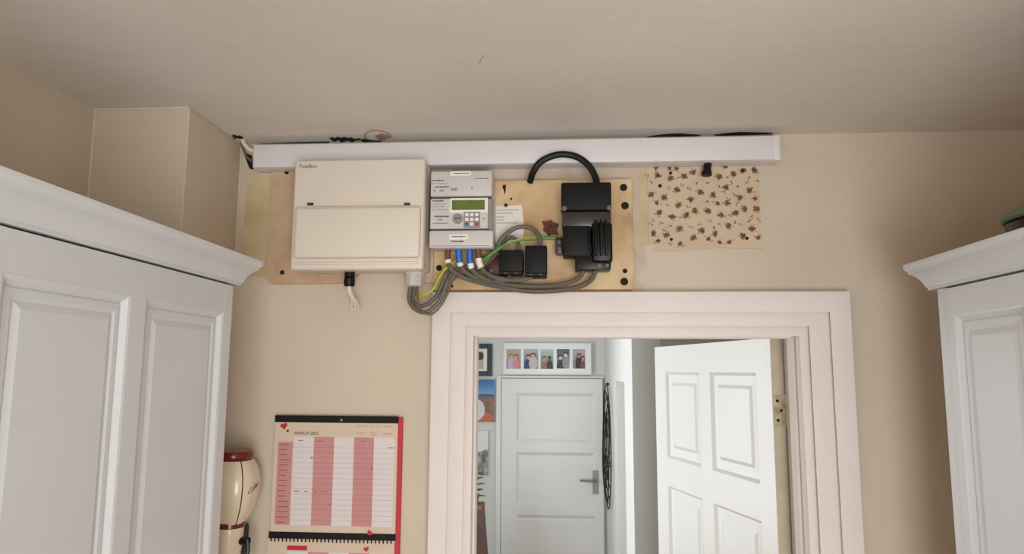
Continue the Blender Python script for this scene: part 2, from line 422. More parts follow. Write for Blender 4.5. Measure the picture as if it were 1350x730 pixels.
# ------------------------------------------------------------------ boards on the wall
a, b = at(326, 224, -.004), at(346, 366, -.004); a.z = min(a.z, Z(.5012))
pts = [(a.x, a.z), (b.x+.02, a.z), (b.x+.02, b.z), (a.x+.05, b.z+.002), (a.x+.022, b.z+.006), (a.x-.002, b.z+.02)]
pp = part('plaster_patch', prism(pts, -.004, -.0001), 'old_plaster', sm=False); tag(pp, 'cracked cream patch of old plaster between the corner and the pinkish board', 'plaster patch')
a, b = at(357, 224, -.012), at(596, 373, -.012); a.z = min(a.z, Z(.5012))
r_ = .02; pts = [(a.x+.002, a.z), (b.x, a.z), (b.x, b.z), (-.345, b.z+.001), (-.365, b.z+.03), (-.50, b.z+.03), (-.525, b.z+.006), (-.56, b.z)]
pts += [(a.x+r_-r_*math.sin(t), b.z+r_-r_*math.cos(t)) for t in [k*math.pi/10 for k in range(0, 6)]]
br = part('mounting_board', prism(pts, -.012, -.0001), 'pink_board', sm=False); tag(br, 'pinkish bare board behind the white fuse box, with screw holes', 'board')
for p in ((378, 227), (372, 359)):
    q = at(*p, -.0122); part('screw_hole', cyl(bmesh.new(), (q.x, -.0115, q.z), .0058, (0, -1, 0), .0012, 12), 'hole_dark', br)
a, b = at(572, 237, -.02), at(835, 383, -.02)
bx0, bx1, bz0, bz1 = at(572, 340, -.02).x, at(834.5, 310, -.02).x, Z(.1955), at(700, 237.5, -.02).z
mb = part('meter_board', nb(bx0, bx1, -.022, -.0122, bz0, bz1, .0012, 1), 'plywood'); tag(mb, 'bare pale plywood board above the doorway carrying the meter and fuse', 'board')
for px, py, r in ((822, 247, 5), (824, 271, 5.2), (824, 357, 3.2), (823, 371, 5.2), (579, 353, 4.2), (596, 377, 1.8), (674, 262, 1.6)):
    q = at(px, py, -.0222); part('screw_hole', cyl(bmesh.new(), (q.x, -.0217, q.z), r*.00182, (0, -1, 0), .0009, 14), 'hole_dark', mb)
# crack-like marks in the wood, each with its own shape
q = at(665, 250, -.0222)
part('split_mark', prism([(q.x-.004, q.z+.012), (q.x+.004, q.z+.013), (q.x+.003, q.z-.004), (q.x+.001, q.z-.014), (q.x-.001, q.z-.002), (q.x-.005, q.z+.006)], -.0224, -.021), 'hole_dark', mb)
part('lower_edge_batten', nb(bx0+.02, bx1-.004, -.0235, -.0122, bz0-.004, bz0+.0005, .0008, 1), 'plywood_edge', mb)

mat('pale_plaster', (208, 190, 170), .8, .06, 14, .2, 30, col2=(192, 172, 152))
o = [(600, 213), (850, 213), (851, 250), (849, 300), (852, 340), (848, 384), (600, 384)]
pp = part('plaster_patch', prism([(at(x, y, -.001).x, min(max(at(x, y, -.001).z, Z(.193)), Z(.5012))) for x, y in o], -.001, -.0001), 'pale_plaster', sm=False); tag(pp, 'pale pinkish strip of bare plaster between the trunking and the plywood board', 'plaster patch')
# ------------------------------------------------------------------ consumer unit
u0, u1 = at(385, 280, -.115).x, at(559, 280, -.115).x; uz0, uz1 = Z(.234), Z(.5005)
cu = thing('consumer_unit', 'white rectangular fuse box with a closed flap, mounted under the trunking', 'fuse box', ((u0+u1)/2, -.012, uz0))
part('back_box', nb(u0+.004, u1-.001, -.074, -.0125, uz0+.004, uz1-.003, .004, 2), 'unit_plastic', cu)
bm = nb(u0, u1, -.115, -.072, uz0, uz1, .007, 3)
part('cover', bm, 'unit_plastic', cu)
fz0, fz1 = at(470, 340, -.124).z, at(470, 272, -.124).z
fx0, fx1 = at(387, 306, -.124).x, at(554, 306, -.124).x
part('flap_surround', nb(fx0-.002, fx1+.004, -.1168, -.113, fz0-.004, fz1+.004, .0012, 1), 'unit_plastic', cu)
fl = part('flap', nb(fx0, fx1, -.125, -.114, fz0, fz1, .009, 4), 'unit_plastic', cu)
part('flap_grip', nb(fx0+.004, fx1-.004, -.119, -.1145, uz0+.012, fz0-.008, .002, 2), 'unit_plastic', cu)
part('ridge', nb(at(414, 268, -.116).x, at(533, 268, -.116).x, -.1172, -.1145, at(470, 270.5, -.116).z, at(470, 267.5, -.116).z, .0008, 1), 'unit_plastic', cu)
for px in (409, 536.5):
    q = at(px, 268.8, -.1165); part('latch_slot', nb(q.x-.0075, q.x+.0075, -.1166, -.1145, q.z-.0032, q.z+.0032), 'ink', cu)
q = at(394.5, 221.2, -.1153); part('brand_lettering', text_bm('FuseBox', .0125, (q.x, -.1151, q.z)), 'ink', cu)
# glands underneath
q = at(461, 361, -.06)
bm = bmesh.new(); cyl(bm, (q.x, -.06, uz0-.010), .0125, (0, 0, 1), .012, 12); lathe([(.0105, -.033), (.0132, -.029), (.0132, -.014), (.010, -.010)], (q.x, -.06, uz0), 16, bm=bm)
part('cable_gland', bm, 'black_rubber', cu, label='black rubber cable gland')
q2 = at(544.5, 362, -.075)
g = part('cable_gland', lathe([(.024, -.004), (.026, .0045)], (q2.x, -.055, uz0), 8), 'gland_grey', cu, label='large grey plastic gland')
part('clamp_nut', lathe([(.016, -.034), (.0215, -.032), (.0215, -.012), (.023, -.010), (.023, -.003)], (q2.x, -.055, uz0), 10), 'gland_grey', g)
gx, gz = q2.x, uz0-.03
# white frayed cable end hanging from the black gland
wc = thing('white_cable_stub', 'short frayed white cable end hanging under the fuse box', 'cable', (q.x, -.06, uz0-.03))
part('sheath', tube([(q.x, -.06, uz0-.03), (q.x+.001, -.06, uz0-.045), (q.x+.006, -.05, uz0-.058)], .0055, 8, 4), 'white_cable', wc)
for dx in (-.003, .004, .010): part('core', tube([(q.x+.004, -.052, uz0-.052), (q.x+.006+dx*.8, -.045, uz0-.068), (q.x+.005+dx*1.2, -.035, uz0-.083), (q.x+.009+dx*.3, -.03, uz0-.086)], .0022, 6, 4), 'white_cable', wc)

# ------------------------------------------------------------------ electricity meter
MY = -.092
mx = lambda p, Y=MY: at(p, 275, Y).x
mz = lambda p, Y=MY: at(608, p, Y).z
em = thing('electricity_meter', 'light grey electricity meter with a green display beside the fuse box', 'meter', (mx(608), -.022, mz(327)))
part('back_case', nb(mx(568.5), mx(649), -.07, -.0225, mz(325), mz(227), .003, 2), 'meter_plastic', em)
top = part('upper_cover', nb(mx(567), mx(648.5), MY, -.066, mz(258.5), mz(225), .0035, 2), 'meter_plastic', em)
part('seam', nb(mx(568), mx(647), MY+.006, -.066, mz(261.5), mz(258)), 'meter_slot', em)
mid = part('display_panel', nb(mx(567), mx(643.5), MY+.002, -.066, mz(301), mz(261), .002, 1), 'meter_plastic', em)
part('side_rail', nb(mx(643.5), mx(649), MY+.005, -.066, mz(303), mz(261), .002, 1), 'meter_dark', em)
part('seam', nb(mx(568), mx(646), MY+.006, -.066, mz(304), mz(300.5)), 'meter_slot', em)
low = part('terminal_cover', nb(mx(566.5), mx(651), MY-.004, -.06, mz(327), mz(303.5), .005, 3), 'meter_plastic', em)
part('cover_groove', nb(mx(571), mx(646), MY-.0044, MY, mz(324.6), mz(323.8)), 'meter_dark', low)
lf = part('display_bezel', nb(mx(593), mx(643), MY+.0012, MY+.006, mz(280), mz(260.8), .0006, 1), 'sticker', mid)
part('lcd_screen', nb(mx(595.5), mx(639), MY+.0006, MY+.004, mz(276.5), mz(263.5), .0003, 1), 'lcd_green', mid)
part('optical_port', cyl(bmesh.new(), (mx(603.5), MY+.003, mz(288)), .0125, (0, -1, 0), .0035, 20), 'meter_dark', mid)
bm = bmesh.new()
for dx in (-.004, .004): cyl(bm, (mx(603.5)+dx, MY, mz(287.5)), .0022, (0, -1, 0), .0009, 8)
part('optical_lens', bm, 'ink', mid)
kp = part('keypad', nb(mx(611.5), mx(633), MY+.0002, MY+.004, mz(300), mz(279), .001, 1), 'meter_dark', mid)
for i in range(3):
    for j in range(3):
        c = 'sticker' if j < 2 else ('cable_blue' if i == 0 else 'red_card' if i == 2 else 'sticker')
        xx, zz = mx(615.5+6.6*i), mz(283+6.2*j); part('key', nb(xx-.0042, xx+.0042, MY-.0012, MY+.001, zz-.0036, zz+.0036, .0007, 1), c, kp)
part('indicator', cyl(bmesh.new(), (mx(638), MY+.003, mz(288)), .0022, (0, -1, 0), .0014, 10), 'faint_ink', mid)
part('sticker', nb(mx(593), mx(620), MY-.0006, MY+.001, mz(231.5), mz(225.6)), 'sticker', top)
part('sticker', nb(mx(593), mx(618), MY-.0046, MY-.003, mz(316), mz(309.5)), 'sticker', low)
def marks(parent, rows, Y, m):       # print too small to read: broken strokes of ink
    bm = bmesh.new()
    for x0, x1, y, h in rows:
        x = x0
        while x < x1:
            l = random.uniform(.8, 2.4); e = min(x+l, x1)
            box(bm, mx(x, Y), mx(e, Y), Y, Y-.0003, mz(y+h*random.uniform(.3, .55), Y), mz(y-h*random.uniform(.3, .55), Y)); x = e+random.uniform(.2, .7)
    part('print', bm, m, parent, sm=False)
marks(top, [(568.5, 585, 237.3, 1.6), (573, 592, 246, 1.8), (625, 644, 235.5, 1.3)], MY, 'ink')
marks(top, [(569, 590, 241.5, 1), (571, 574, 251, 2.5), (579, 584, 251, 2.5), (594, 603, 249.5, 4), (621, 623, 248, 3)], MY, 'faint_ink')
marks(top, [(596, 618, 228.4, 1.3)], MY-.0006, 'ink'); marks(low, [(596, 615, 311.8, 1.6), (596, 612, 318, 1.8)], MY-.0046, 'ink')
marks(mid, [(570, 585, 264.5, 2.2), (573, 592, 285, 2.4)], MY+.002, 'ink')
marks(mid, [(569, 588, 268.5, 1), (569, 586, 272, 1), (569, 590, 276, 1), (577, 584, 289.4, 1.6), (571, 591, 294, 1.6)], MY+.002, 'faint_ink')

# ------------------------------------------------------------------ paper note pinned on the board
a, b = at(651, 271, -.0232), at(689, 316, -.0232)
pn = part('paper_note', prism([(at(653.5, 272, -.0232).x, at(653.5, 272, -.0232).z), (at(688, 270, -.0232).x, at(688, 270, -.0232).z), (at(691, 300, -.0232).x, at(691, 300, -.0232).z), (at(689, 320, -.0232).x, at(689, 320, -.0232).z), (at(653.5, 326, -.0232).x, at(653.5, 326, -.0232).z)], -.0236, -.0222), 'paper_white', sm=False)
tag(pn, 'small white printed paper note pinned on the plywood board beside the meter', 'note')
bm = bmesh.new()
for i, y in enumerate((277, 281, 286, 290, 294)):
    l = at(654, y, -.0238); r = at((684, 676, 664, 664, 682)[i], y, -.0238); box(bm, l.x, r.x, -.0239, -.0235, l.z-.0007, l.z+.0007)
part('printed_lines', bm, 'faint_ink', pn, sm=False)
q = at(667, 270.5, -.025); part('pin', cyl(bmesh.new(), (q.x, -.0235, q.z), .0042, (0, -1, 0), .004, 10), 'hole_dark', pn)

# ------------------------------------------------------------------ black service fuse
KY = -.1
kx = lambda p, Y=KY: at(p, 297, Y).x
kz = lambda p, Y=KY: at(773, p, Y).z
sf = thing('service_fuse', 'black main fuse housing on the right of the plywood board', 'fuse', (kx(773), -.022, kz(355)))
part('backplate', nb(kx(744), kx(805), -.05, -.0225, kz(330), kz(242), .003, 2), 'black_plastic', sf)
part('upper_cover', nb(kx(740), kx(806.5), KY, -.045, kz(277), kz(240), .004, 3), 'black_plastic', sf)
part('middle_cover', nb(kx(741), kx(806), KY+.006, -.045, kz(299), kz(277.5), .003, 2), 'bakelite', sf)
part('lower_body', nb(kx(742), kx(779), KY+.002, -.045, kz(337), kz(297), .004, 2), 'black_plastic', sf)
fc = part('fuse_carrier', nb(kx(780), kx(807), KY-.006, -.045, kz(346), kz(294), .006, 3), 'black_gloss', sf)
for i, px in enumerate((785.5, 792, 798.5)):
    part('grip_rib', nb(kx(px)-.0032, kx(px)+.0032, KY-.018, KY-.004, kz(338), kz(291), .003, 2), 'black_gloss', fc)
part('seal_loop', tube([(kx(779), KY-.004, kz(300)), (kx(777), KY-.008, kz(310)), (kx(778), KY-.008, kz(325)), (kx(780), KY-.004, kz(333))], .0022, 6, 4), 'black_gloss', fc)
part('terminal_block', nb(kx(758), kx(805), KY+.002, -.045, kz(355), kz(336), .003, 2), 'black_gloss', sf)
for px in (744, 803.5):
    s = part('screw', cyl(bmesh.new(), (kx(px), KY+.005, kz(274.5)), .006, (0, -1, 0), .007, 12), 'screw_metal', sf)
for px in (790, 800): part('terminal_screw', cyl(bmesh.new(), (kx(px), KY+.003, kz(350)), .004, (0, -1, 0), .0025, 10), 'screw_metal', sf)
eb = part('earth_terminal', nb(kx(732), kx(743), -.06, -.0225, kz(330), kz(308), .003, 2), 'bakelite', sf)
bm = bmesh.new()
for dz in (-.009, .007): cyl(bm, (kx(737), -.059, kz(319)+dz), .0045, (0, -1, 0), .004, 8)
part('terminal_screw', bm, 'screw_metal', eb)

# rusty star-shaped metal fixing
q = at(725, 300, -.03); pts = []
for k, r in enumerate((18, 12, 15, 13, 19, 11, 14, 12, 16, 13, 21, 14)):
    t = 2*math.pi*k/12+.35; pts.append((q.x+r*.00125*math.cos(t), q.z+r*.00125*math.sin(t)))
rb = part('rusty_bracket', prism(pts, -.034, -.0222), 'rust', sm=False); tag(rb, 'rusty brown star-shaped metal fixing left of the black main fuse', 'bracket')
part('bolt_head', cyl(bmesh.new(), (q.x+.004, -.034, q.z-.006), .007, (0, -1, 0), .006, 6), 'rust', rb)
# red-brown block behind the connectors
pb = pbox(640, 336, 668, 363, -.033, -.0222, .003, 2); pb = part('bakelite_block', pb, 'red_bakelite'); tag(pb, 'dark red-brown block half hidden behind the left black connector', 'terminal block')
part('fixing_screw', cyl(bmesh.new(), (at(648, 357, -.034).x, -.0335, at(648, 357, -.034).z), .005, (0, -1, 0), .003, 10), 'screw_metal', pb)
# connector blocks
for n, (x0, y0, x1, y1) in enumerate(((658, 329, 689.5, 362), (692, 323.5, 721, 364.5))):
    X0, X1 = at(x0, 345, -.075).x, at(x1, 345, -.075).x; Z0, Z1 = at(690, y1, -.075).z, at(690, y0, -.075).z
    k = thing('connector_block', ('squat black cable connector block, the left of two under the grey cable loop', 'taller black cable connector block, the right of two, nearer the main fuse')[n], 'connector', ((X0+X1)/2, -.022, Z0))
    part('cover', nb(X0, X1, -.075, -.034, Z0+.008, Z1, .003, 2), 'black_plastic', k)
    part('base', nb(X0+.001, X1-.001, -.07, -.0345 if n == 0 else -.0222, Z0, Z0+.010, .002, 1), 'black_gloss', k)
    bm = bmesh.new()
    for t in (.28, .72): cyl(bm, (X0+(X1-X0)*t, -.069, Z0+.005), .0038, (0, -1, 0), .003, 8)
    part('clamp_screw', bm, 'bakelite', k)

# ------------------------------------------------------------------ cables
def pth(lst): return [at(x, y, Y) for x, y, Y in lst]
CABLES = []
def cable(name, label, pts, r, m, extra=()):
    CABLES.append([name, label, spline(pth(pts), 6), r, m, extra])
G = 'cable_grey'
cable('black_supply_cable', 'thick black cable arching from the main fuse up over the trunking', [(699, 240, -.028), (703, 226, -.056), (714, 212, -.066), (736, 203.5, -.068), (759, 206, -.068), (776, 218, -.066), (785, 234, -.064), (787, 246, -.066)], .0082, 'black_rubber')
cable('meter_tail', 'lowest grey cable looping from the left meter terminal to the main fuse', [(591, 326, -.07), (591, 343, -.066), (596, 356, -.062), (612, 366, -.052), (650, 376, -.040), (700, 384, -.036), (752, 381, -.04), (778, 370, -.056), (787, 352, -.07)], .0058, G,
      [('insulation', [(590.5, 326, -.07), (590.5, 345, -.066)], .0066, 'cable_brown'), ('collar', [(590.5, 342.5, -.066), (591.5, 348.5, -.064)], .0078, 'sticker')])
cable('meter_tail', 'grey cable with a blue lead, sweeping just above the lowest one to the main fuse', [(619, 328, -.072), (620, 347, -.07), (626, 359, -.06), (645, 370, -.048), (690, 377, -.042), (735, 376, -.046), (762, 367, -.058), (771, 352, -.07)], .0058, G,
      [('insulation', [(617.5, 326, -.074), (618.5, 346, -.072)], .0078, 'cable_blue'), ('collar', [(619.5, 344, -.071), (622.5, 353, -.067)], .0074, 'sticker')])
cable('meter_tail', 'grey cable with a blue lead from the meter to the left connector block', [(604.5, 328, -.072), (606, 346, -.07), (613, 358, -.062), (630, 367, -.056), (652, 371, -.054), (668, 368, -.054), (673, 360, -.054)], .0055, G,
      [('insulation', [(604, 326, -.074), (604.5, 345, -.072)], .0078, 'cable_blue'), ('collar', [(605, 343, -.071), (607, 350, -.068)], .0074, 'sticker')])
cable('meter_tail', 'grey cable from the rightmost meter terminal to the right connector block', [(630, 328, -.072), (632, 346, -.07), (639, 358, -.066), (655, 366.5, -.064), (680, 369, -.06), (698, 366, -.057), (703, 360, -.055)], .0055, G,
      [('insulation', [(629, 326, -.074), (630.5, 345, -.072)], .0068, 'cable_brown'), ('collar', [(630, 341, -.073), (634.5, 354, -.069)], .0078, 'sticker')])
cable('link_cable', 'grey cable arching highest from the right connector block back behind the meter leads', [(713, 330, -.06), (711, 312, -.06), (701, 301, -.058), (686, 299, -.056), (672, 305, -.055), (661, 316, -.056), (655, 327, -.056), (646, 338, -.058), (634, 351, -.056), (615, 362, -.050)], .0056, G)
cable('link_cable', 'smaller grey cable arch from the left connector block', [(684, 334, -.058), (683, 320, -.058), (676, 313, -.054), (667, 316, -.05), (659, 327, -.048), (649, 340, -.046), (634, 352, -.042), (610, 366, -.038)], .0050, G)
cable('earth_cable', 'green earth cable running from the meter to the black main fuse', [(632, 349, -.05), (640, 341, -.062), (652, 331.5, -.068), (668, 321.5, -.068), (690, 315.5, -.064), (715, 313.5, -.056), (734, 314, -.052)], .0042, 'earth_green',
      [('stripe', [(668, 320, -.0728), (690, 315, -.0688), (715, 313, -.0606)], .0012, 'earth_yellow')])
cable('earth_cable', 'second green earth cable tucked under the meter, behind the grey arch', [(634, 340, -.040), (642, 338, -.042), (652, 333.5, -.044), (661, 331.5, -.046), (667, 335, -.050)], .0042, 'earth_green')
# loop under the grey gland
gp = lambda dx, dy=0: (gx+dx, -.055+dy, gz+.004)
def cableW(name, label, start, pts, r, m, extra=()):
    CABLES.append([name, label, spline([Vector(start)]+pth(pts), 6), r, m, extra])
cableW('gland_cable', 'outer grey cable looping lowest from the gland under the fuse box', gp(-.008), [(539.5, 394, -.058), (546, 406, -.06), (560, 411.5, -.062), (575, 402, -.062), (585, 385, -.062), (592, 366, -.056), (600, 356, -.05), (618, 352, -.042)], .0052, G)
cableW('gland_cable', 'inner grey cable looping from the gland under the fuse box', gp(.002, .006), [(544, 394, -.052), (551, 402.5, -.053), (563, 401, -.054), (576, 389, -.056), (584, 372, -.058), (589, 357, -.06), (592, 346, -.062)], .0052, G)
cableW('gland_cable', 'thin grey cable hanging loosest of the loop under the gland', gp(.008, -.004), [(551, 396, -.064), (557, 410, -.066), (568, 414, -.068), (580, 404, -.068), (590, 386, -.066), (596, 370, -.06), (606, 362, -.05)], .0030, G)
cableW('earth_cable', 'yellow and green earth cable curling out of the gland under the fuse box', gp(.008, .002), [(551, 388.5, -.068), (561, 387.5, -.072), (571, 380, -.072), (577, 368, -.070), (584, 357, -.068), (592, 350, -.064), (603, 342, -.05)], .0040, 'earth_yellow',
       [('stripe', [(565, 385, -.0755), (572, 377, -.0760), (578, 366, -.0735), (584.5, 355.5, -.0715)], .0016, 'earth_green')])

# lay the cables over and under one another so that none runs through its neighbour
PAIR = {}
def _bb(P): return min(p.x for p in P), max(p.x for p in P), min(p.z for p in P), max(p.z for p in P)
BBS = [_bb(c_[2]) for c_ in CABLES]
PAIRS = [[a_[0] < b_[1]+.015 and b_[0] < a_[1]+.015 and a_[2] < b_[3]+.015 and b_[2] < a_[3]+.015 for b_ in BBS] for a_ in BBS]
for it in range(60):
    moved = 0
    for i in range(len(CABLES)):
        for j in range(i+1, len(CABLES)):
            A, B = CABLES[i][2], CABLES[j][2]
            if not PAIRS[i][j]: continue
            need = CABLES[i][3]+CABLES[j][3]+.0008
            for a_ in range(1, len(A)):
                for b_ in range(1, len(B)):
                    dx, dz = A[a_].x-B[b_].x, A[a_].z-B[b_].z
                    if dx > need or dx < -need: continue
                    d2_ = dx*dx+dz*dz
                    if d2_ >= need*need: continue
                    dy = A[a_].y-B[b_].y; want = math.sqrt(need*need-d2_)
                    if abs(dy) >= want: continue
                    sg = PAIR.setdefault((i, j, a_//12, b_//12), 1 if dy > 0 else -1)
                    e = (want-sg*dy)*.25; A[a_].y += sg*e; B[b_].y -= sg*e; moved += 1
    for c_ in CABLES:
        P = c_[2]; lim = -.0228-c_[3]
        for k in range(len(P)):
            if P[k].z < bz0+.012: P[k].y = min(P[k].y, -.0312-c_[3])
            P[k].y = min(P[k].y, lim)
        ys = [p.y for p in P]
        for k in range(1, len(P)-1): P[k].y = ys[k]*.7+(ys[k-1]+ys[k+1])*.15
    if not moved: break
for name_, label_, P, r, m, extra in CABLES:
    root = thing(name_, label_, 'cable', P[0])
    part('sheath', tube(P, r, 8, 1), m, root)
    for nm, pp, rr, mm in extra:
        Q = pth(pp)
        if nm == 'stripe':      # a coloured line along the upper front of the sheath
            near = [min(range(len(P)), key=lambda k: (P[k]-q_).length) for q_ in Q]
            Q = [P[k]+Vector((0, -(r-.0004)*.85, (r-.0004)*.53)) for k in range(near[0], near[-1]+1)]
            part(nm, tube(Q, rr, 6, 1), mm, root)
        else:                   # sleeves follow the cable they sit on
            near = [min(range(len(P)), key=lambda k: abs(P[k].x-q_.x)+abs(P[k].z-q_.z)) for q_ in Q]
            a_, b_ = near[0], max(near[-1], near[0]+2)
            part(nm, tube(P[a_:b_+1], rr, 10, 1), mm, root)
print('cable passes', it, moved)
CABLES.clear()

# ------------------------------------------------------------------ patch of old floral wallpaper
out = [(853, 213), (1000, 213), (1001, 240), (1001.5, 262), (1003, 290), (1004.5, 312), (1006, 328), (990, 327), (968, 328.5), (948, 326), (925, 327), (905, 329.5), (890, 330), (872, 331), (862, 328.5), (868, 323), (855, 321), (854.5, 290), (855, 262), (853.5, 240)]
Yw = -.0022
wp = part('wallpaper_patch', prism([(at(x, y, Yw).x, min(at(x, y, Yw).z, Z(.5012))) for x, y in out], Yw, -.0001), 'wallpaper', sm=False); tag(wp, 'torn patch of old cream wallpaper with brown flower print, right under the trunking', 'wallpaper')
zs = 180/876
flowers = [(130,200),(212,222),(302,208),(358,182),(618,194),(525,208),(676,170),(752,168),(92,322),(258,294),(172,340),(346,354),(405,310),(486,325),(570,278),(720,296),(662,342),(140,440),(224,467),(264,392),(316,456),(370,428),(456,428),(578,378),(540,455),(632,440),(688,416),(768,416),(104,570),(270,542),(184,584),(356,602),(416,556),(498,574),(584,526),(736,544),(678,590),(276,636),(592,628),(776,600),(456,608),(208,152),(566,146),(120,150),(252,158),(758,350),(124,376),(136,620),(530,632),(516,380)]
small = [(334,285),(458,244),(650,268),(440,362),(202,398),(466,490),(346,530),(664,518),(155,508),(214,524),(284,262),(716,218),(768,236),(202,282),(268,222),(700,244),(648,380),(590,350),(284,466),(400,505),(738,466),(780,486),(86,516),(214,642),(530,514),(598,454),(716,490),(515,266),(584,206),(66,205),(92,246),(110,490),(176,545),(500,540),(620,500),(330,395),(555,310),(630,325),(386,256),(605,250)]
bmA, bmB = bmesh.new(), bmesh.new()
def blob(bm, x, z, r, n=7, el=1.0, rot=0):
    vs = []
    for k in range(n):
        t = 2*math.pi*k/n; rr = r*random.uniform(.75, 1.15); dx, dz = rr*math.cos(t)*el, rr*math.sin(t)
        vs.append(bm.verts.new((x+dx*math.cos(rot)-dz*math.sin(rot), Yw-(.0002 if bm is bmB else .0005)-random.random()*.0002, z+dx*math.sin(rot)+dz*math.cos(rot))))
    bm.faces.new(vs)
for i, (u, v) in enumerate(flowers):
    p = at(840+u*zs, 190+v*zs, Yw); big = 1 if i < 37 else .75
    bm = bmA if i % 3 else bmA
    blob(bmB, p.x, p.z, .0078*big, 9)
    blob(bmA, p.x+.0006, p.z, .0050*big, 9)
    for k in range(4):
        t = random.random()*6.28; blob(bmA if k < 2 else bmB, p.x+.0066*big*math.cos(t), p.z+.0055*big*math.sin(t), .0026*big, 5, 1.4, t)
    for k in range(3):
        t = random.random()*6.28; blob(bmB, p.x+.011*math.cos(t), p.z+.009*math.sin(t), .0015, 5, 1.8, t)
for u, v in small:
    p = at(840+u*zs, 190+v*zs, Yw)
    for k in range(4): blob(bmA if k % 2 else bmB, p.x+random.uniform(-.005, .005), p.z+random.uniform(-.004, .004), .0016, 5, 1.4, random.random()*3)
for bm, m in ((bmA, 'flower_brown'), (bmB, 'flower_pale')): part('flower_print', bm, m, wp, sm=False)
for px, py, r in ((884, 228, 2.3), (870, 245, 2.6), (979, 225, 2.6), (984.5, 314, 2.4), (885, 315.5, 2.2)):
    p = at(px, py, Yw); part('nail_hole', cyl(bmesh.new(), (p.x, Yw+.0003, p.z), r*.0018, (0, -1, 0), .0009, 10), 'hole_dark', wp)
# remains of paste and paper around the patch
for n, (x0, y0, x1, y1) in enumerate(((842, 214, 853, 322), )):
    o = [(x0+1, y0), (x1, y0), (x1+.5, 260), (x1+1.5, y1), (x0+8, y1+3), (x0-1, y1+1), (x0+1, 280), (x0, 250)]
    part('paper_border', prism([(at(x, y, -.0012).x, min(at(x, y, -.0012).z, Z(.5012))) for x, y in o], -.0012, -.0001), 'old_plaster', wp, sm=False)
o = [(870, 331), (905, 329.5), (948, 326.2), (990, 327.2), (1006, 328), (1003, 320), (985, 322.5), (950, 321.5), (915, 325.5), (890, 326)]
part('torn_edge', prism([(at(x, y, -.004).x, at(x, y, -.004).z) for x, y in o], -.0035, -.0008), 'wallpaper', wp, sm=False)
cs = thing('cable_stub', 'short black cable stub poking down below the trunking over the wallpaper', 'cable', at(932, 232, -.03))
part('sheath', tube(pth([(933.5, 206, -.022), (933, 218, -.024), (931.5, 231, -.026)]), .0095, 10, 4), 'black_rubber', cs)
part('end_cap', cyl(bmesh.new(), at(931.8, 226, -.0255), .0118, (-.05, 0, -1), .010, 12, .0125), 'black_rubber', cs)

# ------------------------------------------------------------------ damaged ceiling edge and the hole in the corner
def ceilpt(px, py, z=ZCEIL-.0006):
    d = ray(px, py); t = (z-EYE.z)/d.z; return EYE+d*t
def ceilpatch(name, px, m, parent, th=.0012, z=ZCEIL-.0002):
    bm = bmesh.new(); a = [bm.verts.new(ceilpt(x, y, z)) for x, y in px]; b = [bm.verts.new(v.co+Vector((0, 0, -th))) for v in a]
    n = len(a); bm.faces.new(a); bm.faces.new(b[::-1])
    for i in range(n): bm.faces.new((a[i], a[(i+1) % n], b[(i+1) % n], b[i]))
    return part(name, bm, m, parent, sm=False)
mat('bare_plaster', (188, 148, 118), .9, .15, 60)
GAPS = ([(434, 182.4), (438, 180.4), (441, 182), (445, 180), (449, 181.6), (454, 180.2), (459, 181.8), (463, 180.8), (467, 183), (474, 182), (477, 185), (470, 184.6), (464, 187.5), (458, 185), (450, 187.6), (446, 184.4), (441, 187)],
        [(476, 183.2), (484, 182.6), (492, 184), (502, 183.6), (503, 187), (478, 188)],
        [(340, 189.6), (390, 187.4), (434, 186.4), (434, 188), (390, 189.5), (342, 191.5)],
        [(852, 180), (868, 177.6), (880, 176.2), (897, 175.6), (908, 176.6), (922, 177.4), (924, 178.8), (900, 180), (860, 181.5)],
        [(940, 177.8), (955, 175.4), (975, 173.8), (1000, 174.4), (1018, 175), (1018, 176.8), (985, 178), (946, 179)],
        [(305.5, 178.5), (309, 177), (313, 179), (316, 178), (321, 181), (319, 183.5), (313, 182), (309, 183)])
for g_ in GAPS: ceilpatch('plaster_gap_and_shade', g_, 'hole_dark', ceil, .0006)
ceilpatch('plaster_scar', [(484, 183), (481, 177.5), (486, 172.8), (496, 171), (508, 173), (517, 178), (515, 180.5), (508, 184.5), (498, 185)], 'ceiling_paint', ceil, .0012)
ceilpatch('plaster_scar', [(494, 178), (504, 175), (514, 178), (512, 180), (506, 184), (500, 184.6), (497, 181)], 'bare_plaster', ceil, .0018)
part('paint_curl', tube([ceilpt(*p)-Vector((0, 0, .002)) for p in ((482, 182), (481, 177), (486, 173), (496, 171), (507, 173), (516, 178), (512, 181))], .0016, 6, 5), 'bare_plaster', ceil)
part('paint_scratch', tube([ceilpt(*p) for p in ((632, 84), (634, 79), (638, 73))], .0004, 5, 3), 'bare_plaster', ceil)
# pale cables coming out of the corner hole into the trunking end
cable('pale_cable', 'white cable emerging from the corner hole into the left trunking end', [(315, 179.5, -.036), (318.5, 183, -.037), (323, 191, -.037), (329, 197, -.034), (338, 200, -.028)], .0055, 'white_cable')
cable('pale_cable', 'thin grey cable beside the white one at the left trunking end', [(317, 182, -.024), (318.5, 190, -.024), (323, 202, -.022), (329, 210, -.02), (338, 213, -.018)], .003, G)
for name_, label_, P, r, m, extra in CABLES:
    root = thing(name_, label_, 'cable', P[0]); part('sheath', tube(P, r, 8, 1), m, root)
ck = prism([(at(x, y, -.001).x, at(x, y, -.001).z) for x, y in ((321, 200), (332, 205), (334, 224), (329, 222), (325, 212))], -.0015, -.0001)
part('plaster_gap_and_shade', ck, 'hole_dark', wall_front, sm=False)  # dark patch painted for cracked plaster plus the shade under the pale cable

